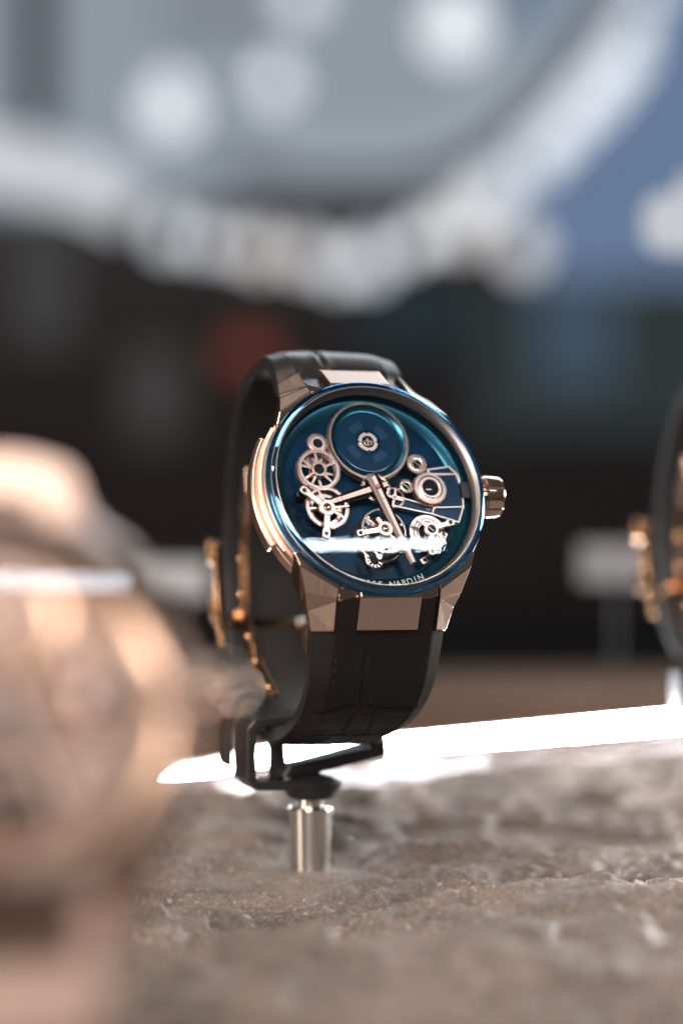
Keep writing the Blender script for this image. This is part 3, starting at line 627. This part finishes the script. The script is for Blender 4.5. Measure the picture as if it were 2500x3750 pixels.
# ------------------------------------------------------------------ large structure: stone, light strip, background
def perm_noise(x, y, seed):
    r = np.random.default_rng(seed); tab = r.random((256, 256))
    xi = np.floor(x).astype(int); yi = np.floor(y).astype(int); fx = x - xi; fy = y - yi
    fx = fx * fx * fx * (fx * (fx * 6 - 15) + 10); fy = fy * fy * fy * (fy * (fy * 6 - 15) + 10)
    g = lambda a, b: tab[a & 255, b & 255]
    return (g(xi, yi) * (1 - fx) + g(xi + 1, yi) * fx) * (1 - fy) + (g(xi, yi + 1) * (1 - fx) + g(xi + 1, yi + 1) * fx) * fy
def fbm(x, y, seed, oct=5, gain=.5):
    a = 1.0; t = 0; n = 0
    for k in range(oct):
        t = t + a * (perm_noise(x, y, seed + k) - .5); n += a; a *= gain; x = x * 2.03 + 17.1; y = y * 2.03 + 5.7
    return t / n * 2
SBASE = np.array([-6.10, 478.0, 0.0])
def back_edge(x): return 589 + 0.52 * x + 5 * (perm_noise(x / 17., x * 0 + 3.3, 77) - .5) + 2.4 * (perm_noise(x / 4., x * 0 + 8.3, 78) - .5)
def stone_height(X, Y):
    e = back_edge(X) - Y
    wx = X + 6 * fbm(X / 30, Y / 22, 5, 3); wy = Y + 7 * fbm(X / 34, Y / 20, 9, 3)
    lo = fbm(wx / 46, wy / 24, 20, 4)
    q = lo * 3.4; st = np.floor(q); fr = q - st; fr = np.clip((fr - .80) / .20, 0, 1); ter = (st + fr * fr * (3 - 2 * fr)) / 3.4   # flaked layers
    h = 9.5 * (0.66 * ter + .34 * lo) + 2.0 * fbm(wx / 15, wy / 5, 40, 5, .55) + 0.32 * fbm(X / 2.2, Y / 2.2, 60, 4, .6)
    rid = 1 - np.abs(fbm(wx / 20, wy / 7, 70, 3)) * 2.6; h = h + 1.3 * np.clip(rid, 0, 1) ** 3
    d = np.hypot(X - SBASE[0], Y - SBASE[1]); k = np.clip((d - 3) / 18, 0, 1); k = k * k * (3 - 2 * k)
    h = h * (0.12 + .88 * k)
    lift = 4.6 + (np.clip(X, -80, 160) + 50) / 166 * 4.6                                  # the slab rises towards its rear edge
    r = np.clip((92 - e) / 66, 0, 1); r = r * r * (3 - 2 * r)
    damp = np.clip((e - 16) / 30, 0, 1)
    ec = e - 34 - 12 * fbm(X / 26, X * 0, 90, 4); stp = np.clip(-ec / 1.6, 0, 1)
    h = h * (.28 + .72 * damp) + lift * r + 0.7 * stp - 1.7 * np.exp(-((ec - .6) / 1.3) ** 2)  # broken step with a crack in front of it
    h = h - 22 * np.clip((345 - Y) / 60, 0, 1) ** 1.5 * 1.0
    return h
def make_stone():
    nx, ny = 620, 620
    x = np.linspace(-150, 190, nx); t = np.linspace(0, 1, ny)
    Xg, Tg = np.meshgrid(x, t, indexing='ij'); be = back_edge(Xg); Yg = 230 + (be - 230) * Tg ** 0.85
    Z = stone_height(Xg, Yg)
    v = np.stack([Xg, Yg, Z], -1).reshape(-1, 3)
    # rear face
    nb = 6; bx_ = x; rear = []
    for k in range(1, nb + 1):
        yb = back_edge(bx_) + 1.2 * k * .4 + 1.5 * (perm_noise(bx_ / 5, bx_ * 0 + k * 1.7, 33) - .5); rear.append(np.stack([bx_, yb, Z[:, -1] - 28 * (k / nb) ** 1.2], -1))
    v = np.concatenate([v] + rear)
    i, j = np.meshgrid(np.arange(nx - 1), np.arange(ny - 1), indexing='ij'); a = i * ny + j
    f = np.stack([a, a + ny, a + ny + 1, a + 1], -1).reshape(-1, 4)
    base = nx * ny; fr = []
    ii = np.arange(nx - 1); prev = ii * ny + ny - 1; prevn = (ii + 1) * ny + ny - 1
    for k in range(nb):
        cur = base + k * nx + ii; fr.append(np.stack([prev, prevn, cur + 1, cur], -1)); prev, prevn = cur, cur + 1
    f = np.concatenate([f] + fr)
    me = bpy.data.meshes.new('stone_slab'); me.vertices.add(len(v)); me.vertices.foreach_set('co', (v * S).astype(np.float32).ravel())
    me.loops.add(f.size); me.loops.foreach_set('vertex_index', f.astype(np.int32).ravel()); me.polygons.add(len(f))
    me.polygons.foreach_set('loop_start', np.arange(0, f.size, 4, dtype=np.int32)); me.polygons.foreach_set('use_smooth', np.ones(len(f), bool)); me.update(calc_edges=True); me.validate()
    m, nt, out = new_mat('slate_stone'); N = nt.nodes.new; L = nt.links.new
    p = N('ShaderNodeBsdfPrincipled'); L(p.outputs[0], out.inputs[0]); p.inputs['Roughness'].default_value = .62; p.inputs['Specular IOR Level'].default_value = .45
    tc = N('ShaderNodeTexCoord')
    n1 = N('ShaderNodeTexNoise'); n1.inputs['Scale'].default_value = 45; n1.inputs['Detail'].default_value = 8; n1.inputs['Roughness'].default_value = .65; L(tc.outputs['Object'], n1.inputs[0])
    r1 = N('ShaderNodeValToRGB'); r1.color_ramp.elements[0].position = .32; r1.color_ramp.elements[0].color = (.075, .062, .055, 1); r1.color_ramp.elements[1].position = .7; r1.color_ramp.elements[1].color = (.175, .145, .128, 1); L(n1.outputs[0], r1.inputs[0])
    n2 = N('ShaderNodeTexNoise'); n2.inputs['Scale'].default_value = 900; n2.inputs['Detail'].default_value = 4; L(tc.outputs['Object'], n2.inputs[0])
    r2 = N('ShaderNodeValToRGB'); r2.color_ramp.elements[0].position = .60; r2.color_ramp.elements[0].color = (0, 0, 0, 1); r2.color_ramp.elements[1].position = .72; r2.color_ramp.elements[1].color = (1, 1, 1, 1); L(n2.outputs[0], r2.inputs[0])
    mx = N('ShaderNodeMix'); mx.data_type = 'RGBA'; L(r2.outputs[0], mx.inputs[0]); L(r1.outputs[0], mx.inputs[6]); mx.inputs[7].default_value = (.34, .25, .20, 1)
    n4 = N('ShaderNodeTexNoise'); n4.inputs['Scale'].default_value = 1500; n4.inputs['Detail'].default_value = 3; L(tc.outputs['Object'], n4.inputs[0])
    r4 = N('ShaderNodeMapRange'); r4.inputs[1].default_value = .3; r4.inputs[2].default_value = .7; r4.inputs[3].default_value = .62; r4.inputs[4].default_value = 1.3; L(n4.outputs[0], r4.inputs[0])
    mu = N('ShaderNodeMix'); mu.data_type = 'RGBA'; mu.blend_type = 'MULTIPLY'; mu.inputs[0].default_value = 1; L(mx.outputs[2], mu.inputs[6]); L(r4.outputs[0], mu.inputs[7]); L(mu.outputs[2], p.inputs['Base Color'])
    n3 = N('ShaderNodeTexNoise'); n3.inputs['Scale'].default_value = 1100; n3.inputs['Detail'].default_value = 6; n3.inputs['Roughness'].default_value = .65; L(tc.outputs['Object'], n3.inputs[0])
    bp = N('ShaderNodeBump'); bp.inputs['Strength'].default_value = .7; bp.inputs['Distance'].default_value = .0006; L(n3.outputs[0], bp.inputs['Height']); L(bp.outputs[0], p.inputs['Normal'])
    me.materials.append(m)
    o = bpy.data.objects.new('stone_slab', me); scene.collection.objects.link(o)
    return tag(o, kind='structure')
make_stone()
table = MB().box((0, 1400, -32), (2600, 2600, 8)).build('table', principled('dark_table', (.02, .016, .014), 0, .8, spec=.05, var=(9, (.03, .022, .018)))); tag(table, kind='structure')
# lit LED strip standing behind the stone
def led_strip():
    A = Vector((-50, 574, 9.3)); B = Vector((116, 662, 15.2)); d = (B - A); L = d.length; d.normalize(); side = Vector((0, 0, 1)).cross(d).normalized(); up = d.cross(side)
    root = empty('light_strip', Matrix.Translation(A * S)); tag(root, 'white glowing light strip running behind the rough stone edge', 'light strip')
    b = MB(); n = 26; K = 10; v = []; f = []
    for i in range(n):
        t = i / (n - 1); h = (.85 + .25 * t) * min(1, .12 + 0.88 * math.sqrt(min(1, t * 7.0))); c = d * (L * t) + up * ((h - 3.1) * .6 if t < .15 else 0)
        for k in range(K): w = 2 * PI * k / K; v.append(c + up * (h * math.sin(w)) + side * (2.0 * math.cos(w)))
    for i in range(n - 1):
        for k in range(K): l = (k + 1) % K; f.append((i * K + k, i * K + l, (i + 1) * K + l, (i + 1) * K + k))
    f += [tuple(range(K)), tuple(range((n - 1) * K, n * K))]
    b.add(v, f); b.build('diffuser', emission('led_white', (0.92, 0.95, 1.0), 420.0), root)
    c = MB(); T = Matrix((d, side, up)).transposed().to_4x4()
    c.box((L / 2, 3.4, -3.5), (L, 2.0, 9), T=T); c.build('channel', M['dark_metal'], root)
led_strip()
ledge = MB().box((70, 800, -7), (900, 90, 44), T=Matrix.Rotation(.10, 4, 'Z')).build('back_ledge', principled('brown_ledge', (.075, .05, .038), 0, .7, var=(30, (.06, .04, .03)), spec=.1), bevel=2)
tag(ledge, kind='structure')
# ------------------------------------------------------------------ blurred showroom behind
FPX = 8854.0
def at(dx, dy, d):            # place in the photograph (1568 px wide view) -> point at distance d (mm)
    return Vector(((dx * 1.5944 - 1250) * d / FPX, d, CAM_H - (dy * 1.5944 - 1875) * d / FPX))
def sz(n, d): return n * 1.5944 * d / FPX
def panel(name, dx0, dx1, dy0, dy1, d, mat, label, cat, th=30):
    a = at(dx0, dy1, d); c = at(dx1, dy0, d)
    o = MB().box(((a.x + c.x) / 2, d + th / 2, (a.z + c.z) / 2), (c.x - a.x, th, c.z - a.z)).build(name, mat, None, bevel=4); return tag(o, label, cat)
wall = MB().box((0, 6000, 400), (9000, 60, 6000)).build('back_wall', principled('dark_brown_wall', (.15, .118, .11), 0, .8, var=(.6, (.19, .155, .145)))); tag(wall, kind='structure')
floor = MB().box((0, 4300, -800), (9000, 3400, 40)).build('showroom_floor', principled('dark_floor', (.05, .04, .035), 0, .9, spec=.05)); tag(floor, kind='structure')
panel('light_wall_or_glow', -700, 1180, -900, 470, 5600, emission('cool_backlit_panel', (.74, .84, .95), .38), 'large pale grey backlit wall panel high behind the ring lamps', 'wall panel')
panel('light_wall_or_glow', 1190, 2400, -900, 640, 5650, emission('blue_backlit_panel', (.42, .62, 1.0), .32), 'large blue backlit wall panel at the side of the pale grey one', 'wall panel')
panel('light_wall_or_glow', 1230, 1420, 660, 880, 5500, emission('blue_reflection_glow', (.35, .55, .80), .15), 'small dim blue reflection made as a glowing panel below the big blue wall panel', 'wall panel')  # blue reflection put in as a glowing panel
panel('light_wall_or_glow', 820, 1060, 650, 800, 5500, emission('dim_teal_panel', (.35, .55, .65), .055), 'small dim teal glass panel below the pale grey wall panel', 'wall panel')
panel('light_wall_or_glow', 1090, 1800, 640, 1000, 5600, emission('faint_wall_glow', (.75, .95, .95), .040), 'broad grey green wall area painted as faint glow behind the small dim blue one', 'wall panel')  # dark grey green wall, its brightness put in as emission
panel('column', 30, 165, 500, 790, 5200, emission('grey_column_glow', (1.0, .99, 1.0), .055), 'tall grey column with painted-in dim glow before the dark brown wall', 'column')  # plain pillar: the light falling on it is put in as emission
panel('column', 290, 420, 800, 1010, 5000, emission('grey_column_low_glow', (1.0, .95, .95), .055), 'short grey pillar with painted-in dim glow before the dark wall beside the red object', 'column')  # same for the short pillar, emission replaces light from lamps
panel('red_object_as_sign', 520, 625, 775, 850, 4800, emission('red_sign_added_glow', (1.0, .22, .13), .20), 'red object made as a sign with added glow on the dark wall above the watch strap', 'sign')  # red object taken as a sign; glow added to lift its brightness
panel('dark_frame', 40, 120, -100, 300, 4300, principled('dark_green_frame', (.03, .04, .04), 0, .5), 'dark green upright frame hanging among the ceiling lamps', 'frame')
panel('dark_frame', 360, 640, 15, 40, 4300, principled('dark_bar', (.03, .035, .04), 0, .5), 'thin dark horizontal bar hanging among the ceiling lamps', 'frame')
# suspended ring lamps
def arc_lamp(name, pts, d, w, mat, label, th=24):
    P, _ = catmull([(at(x, y, d).x, at(x, y, d).z) for x, y in pts], 60); t = np.gradient(P, axis=0); t /= np.linalg.norm(t, axis=1)[:, None]; n = np.stack([-t[:, 1], t[:, 0]], 1); W = sz(w, d) / 2
    v = []; f = []
    for i in range(60):
        a = P[i] + n[i] * W; c = P[i] - n[i] * W; v += [(a[0], d, a[1]), (c[0], d, c[1]), (c[0], d + th, c[1]), (a[0], d + th, a[1])]
    for i in range(59):
        for k in range(4): l = (k + 1) % 4; f.append((4 * i + k, 4 * i + l, 4 * i + 4 + l, 4 * i + 4 + k))
    f += [(0, 1, 2, 3), (236, 239, 238, 237)]
    o = MB().add(v, f).build(name, mat); return tag(o, label, 'lamp')
arc_lamp('ring_lamp', [(600, 330), (720, 352), (850, 360), (980, 345), (1100, 290), (1220, 180), (1320, 50), (1380, -90)], 4000, 95, emission('ribbon_glow', (.80, .90, 1.0), .43), 'smooth grey glowing curved ribbon lamp inside the ring of globes')
arc_lamp('ring_rail', [(520, 395), (650, 415), (800, 425), (950, 415), (1090, 365), (1220, 260), (1330, 130), (1420, -40)], 3900, 50, principled('dark_rail', (.02, .025, .03), 0, .4), 'dark curved rail under the glowing ribbon lamp')
arc_lamp('ring_lamp', [(-260, 300), (-100, 345), (60, 385), (180, 415), (300, 470)], 4000, 120, emission('left_ribbon_glow', (.92, .94, 1.0), .75), 'broad white glowing curved ribbon lamp beside the green frame')
gm = emission('globe_white', (.90, .94, 1.0), 1.25); gm_dim = emission('globe_soft', (.95, .92, .92), 1.05)
GL = [(400, 535, 0), (465, 560, 0), (535, 580, 1), (610, 590, 1), (690, 600, 1), (770, 605, 0), (850, 590, 0), (925, 575, 0), (985, 545, 0), (1060, 520, 1), (1120, 455, 0), (1180, 420, 0), (1240, 360, 0), (1300, 300, 0), (1350, 235, 0), (1400, 170, 0), (1440, 110, 0), (1470, 40, 0), (1500, -20, 0), (1190, 570, 1)]
glob = None
for x, y, dim in GL:
    q = random.uniform(1.0, 2.1); x += random.uniform(-14, 14); y += random.uniform(-14, 14); b = MB().lathe([(3 * q, 26 * q), (7 * q, 24 * q), (7 * q, 17 * q), (16 * q, 12 * q), (20 * q, 0), (16 * q, -12 * q), (8 * q, -18 * q), (0, -20 * q)], 20)
    o = b.build('globe_lamp', gm_dim if dim else gm); o.location = at(x, y, 4100) * S
    tag(o, 'small frosted globe lamp in the curved row below the dark rail' if not dim else 'small warm frosted globe lamp in the curved row below the dark rail', 'lamp', 'white globes of the ring lamp' if not dim else 'warm globes of the ring lamp')
for x, y, r, lab in [(392, 250, 44, 'large bright frosted globe lamp beside the dark bar'), (632, 190, 32, 'medium frosted globe lamp above the start of the grey ribbon'), (1045, 65, 50, 'largest bright globe lamp inside the curved grey ribbon'), (690, -5, 30, 'frosted globe lamp hanging over the thin dark bar')]:
    k = r / 20; o = MB().lathe([(3 * k, 26 * k), (7 * k, 24 * k), (7 * k, 17 * k), (16 * k, 12 * k), (20 * k, 0), (16 * k, -12 * k), (8 * k, -18 * k), (0, -20 * k)], 24).build('globe_lamp', emission('big_globe', (.93, .95, 1.0), 1.25)); o.location = at(x, y, 4100) * S; tag(o, lab, 'lamp')
k = 1.0; o = MB().lathe([(1.5, 15), (3.2, 13), (3.2, 9), (11, 8), (14, 4.5), (14, -4.5), (11, -8), (0, -9)], 32).build('drum_lamp', emission('drum_glow', (.92, .94, 1.0), .62)); o.location = at(1580, 512, 750) * S; tag(o, 'white glowing drum lamp hanging before the blue wall panel', 'lamp')
# small lit plaques on posts behind the watches
for x0, x1, y0, y1, lab, st, em in [(300, 478, 1290, 1372, 'white lit plaque on a thin dark post behind the clasp', 0.5, .50), (1330, 1500, 1248, 1340, 'dimmer white lit plaque on a thin dark post beside the black strap', .5, .30)]:
    d = 800; a = at(x0, y1, d); c = at(x1, y0, d); cx = (a.x + c.x) / 2; r = empty('lit_plaque', Matrix.Translation((cx * S, d * S, -28 * S))); tag(r, lab, 'plaque')
    MB().box((0, 0, (a.z + c.z) / 2 + 28), (c.x - a.x, 3, c.z - a.z)).build('plaque_face', emission('plaque_light', (1.0, .93, .90), em), r, bevel=.8)
    MB().box((0, 2.2, (a.z + 28) / 2), (1.2, 1.2, a.z + 28)).build('post', M['black_plastic'], r)

# ------------------------------------------------------------------ the watches and their stands
def pose(dx=0, dy=0, dz=0, rz=0):
    R4 = Matrix([list(map(float, r)) for r in WR]).to_4x4(); p = Vector(WT) + Vector((dx, dy, dz))
    return Matrix.Translation(p * S) @ Matrix.Rotation(rz, 4, 'Z') @ R4
w1 = empty('wristwatch', pose()); tag(w1, 'rose gold skeleton wristwatch with blue dial and black leather strap on clip stand', 'watch')
make_watch(w1, BLUE, M['leather'])
s1 = empty('watch_stand', Matrix.Translation(Vector(SBASE) * S) @ Matrix.Rotation(YAW, 4, 'Z')); tag(s1, 'black clip on a steel post holding the blue skeleton watch', 'stand'); make_stand(s1)
w2 = empty('wristwatch', pose(*FG)); tag(w2, 'out of focus gold wristwatch with brown dial and beige strap', 'watch'); make_watch(w2, BROWN, M['tan_leather'], True, False)
s2 = empty('watch_stand', Matrix.Translation((Vector(SBASE) + Vector(FG)) * S) @ Matrix.Rotation(YAW, 4, 'Z')); tag(s2, 'black clip on a steel post under the beige strapped watch', 'stand'); make_stand(s2)
RG = (99.0, 65.0, 4.0)
w3 = empty('wristwatch', pose(*RG)); tag(w3, 'blurred wristwatch with black strap and copper gold clasp beside lit plaque', 'watch'); make_watch(w3, BLUE, M['leather'], False, False)
s3 = empty('watch_stand', Matrix.Translation((Vector(SBASE) + Vector(RG)) * S) @ Matrix.Rotation(YAW, 4, 'Z')); tag(s3, 'black clip on a steel post under the blurred black strapped watch', 'stand'); make_stand(s3)
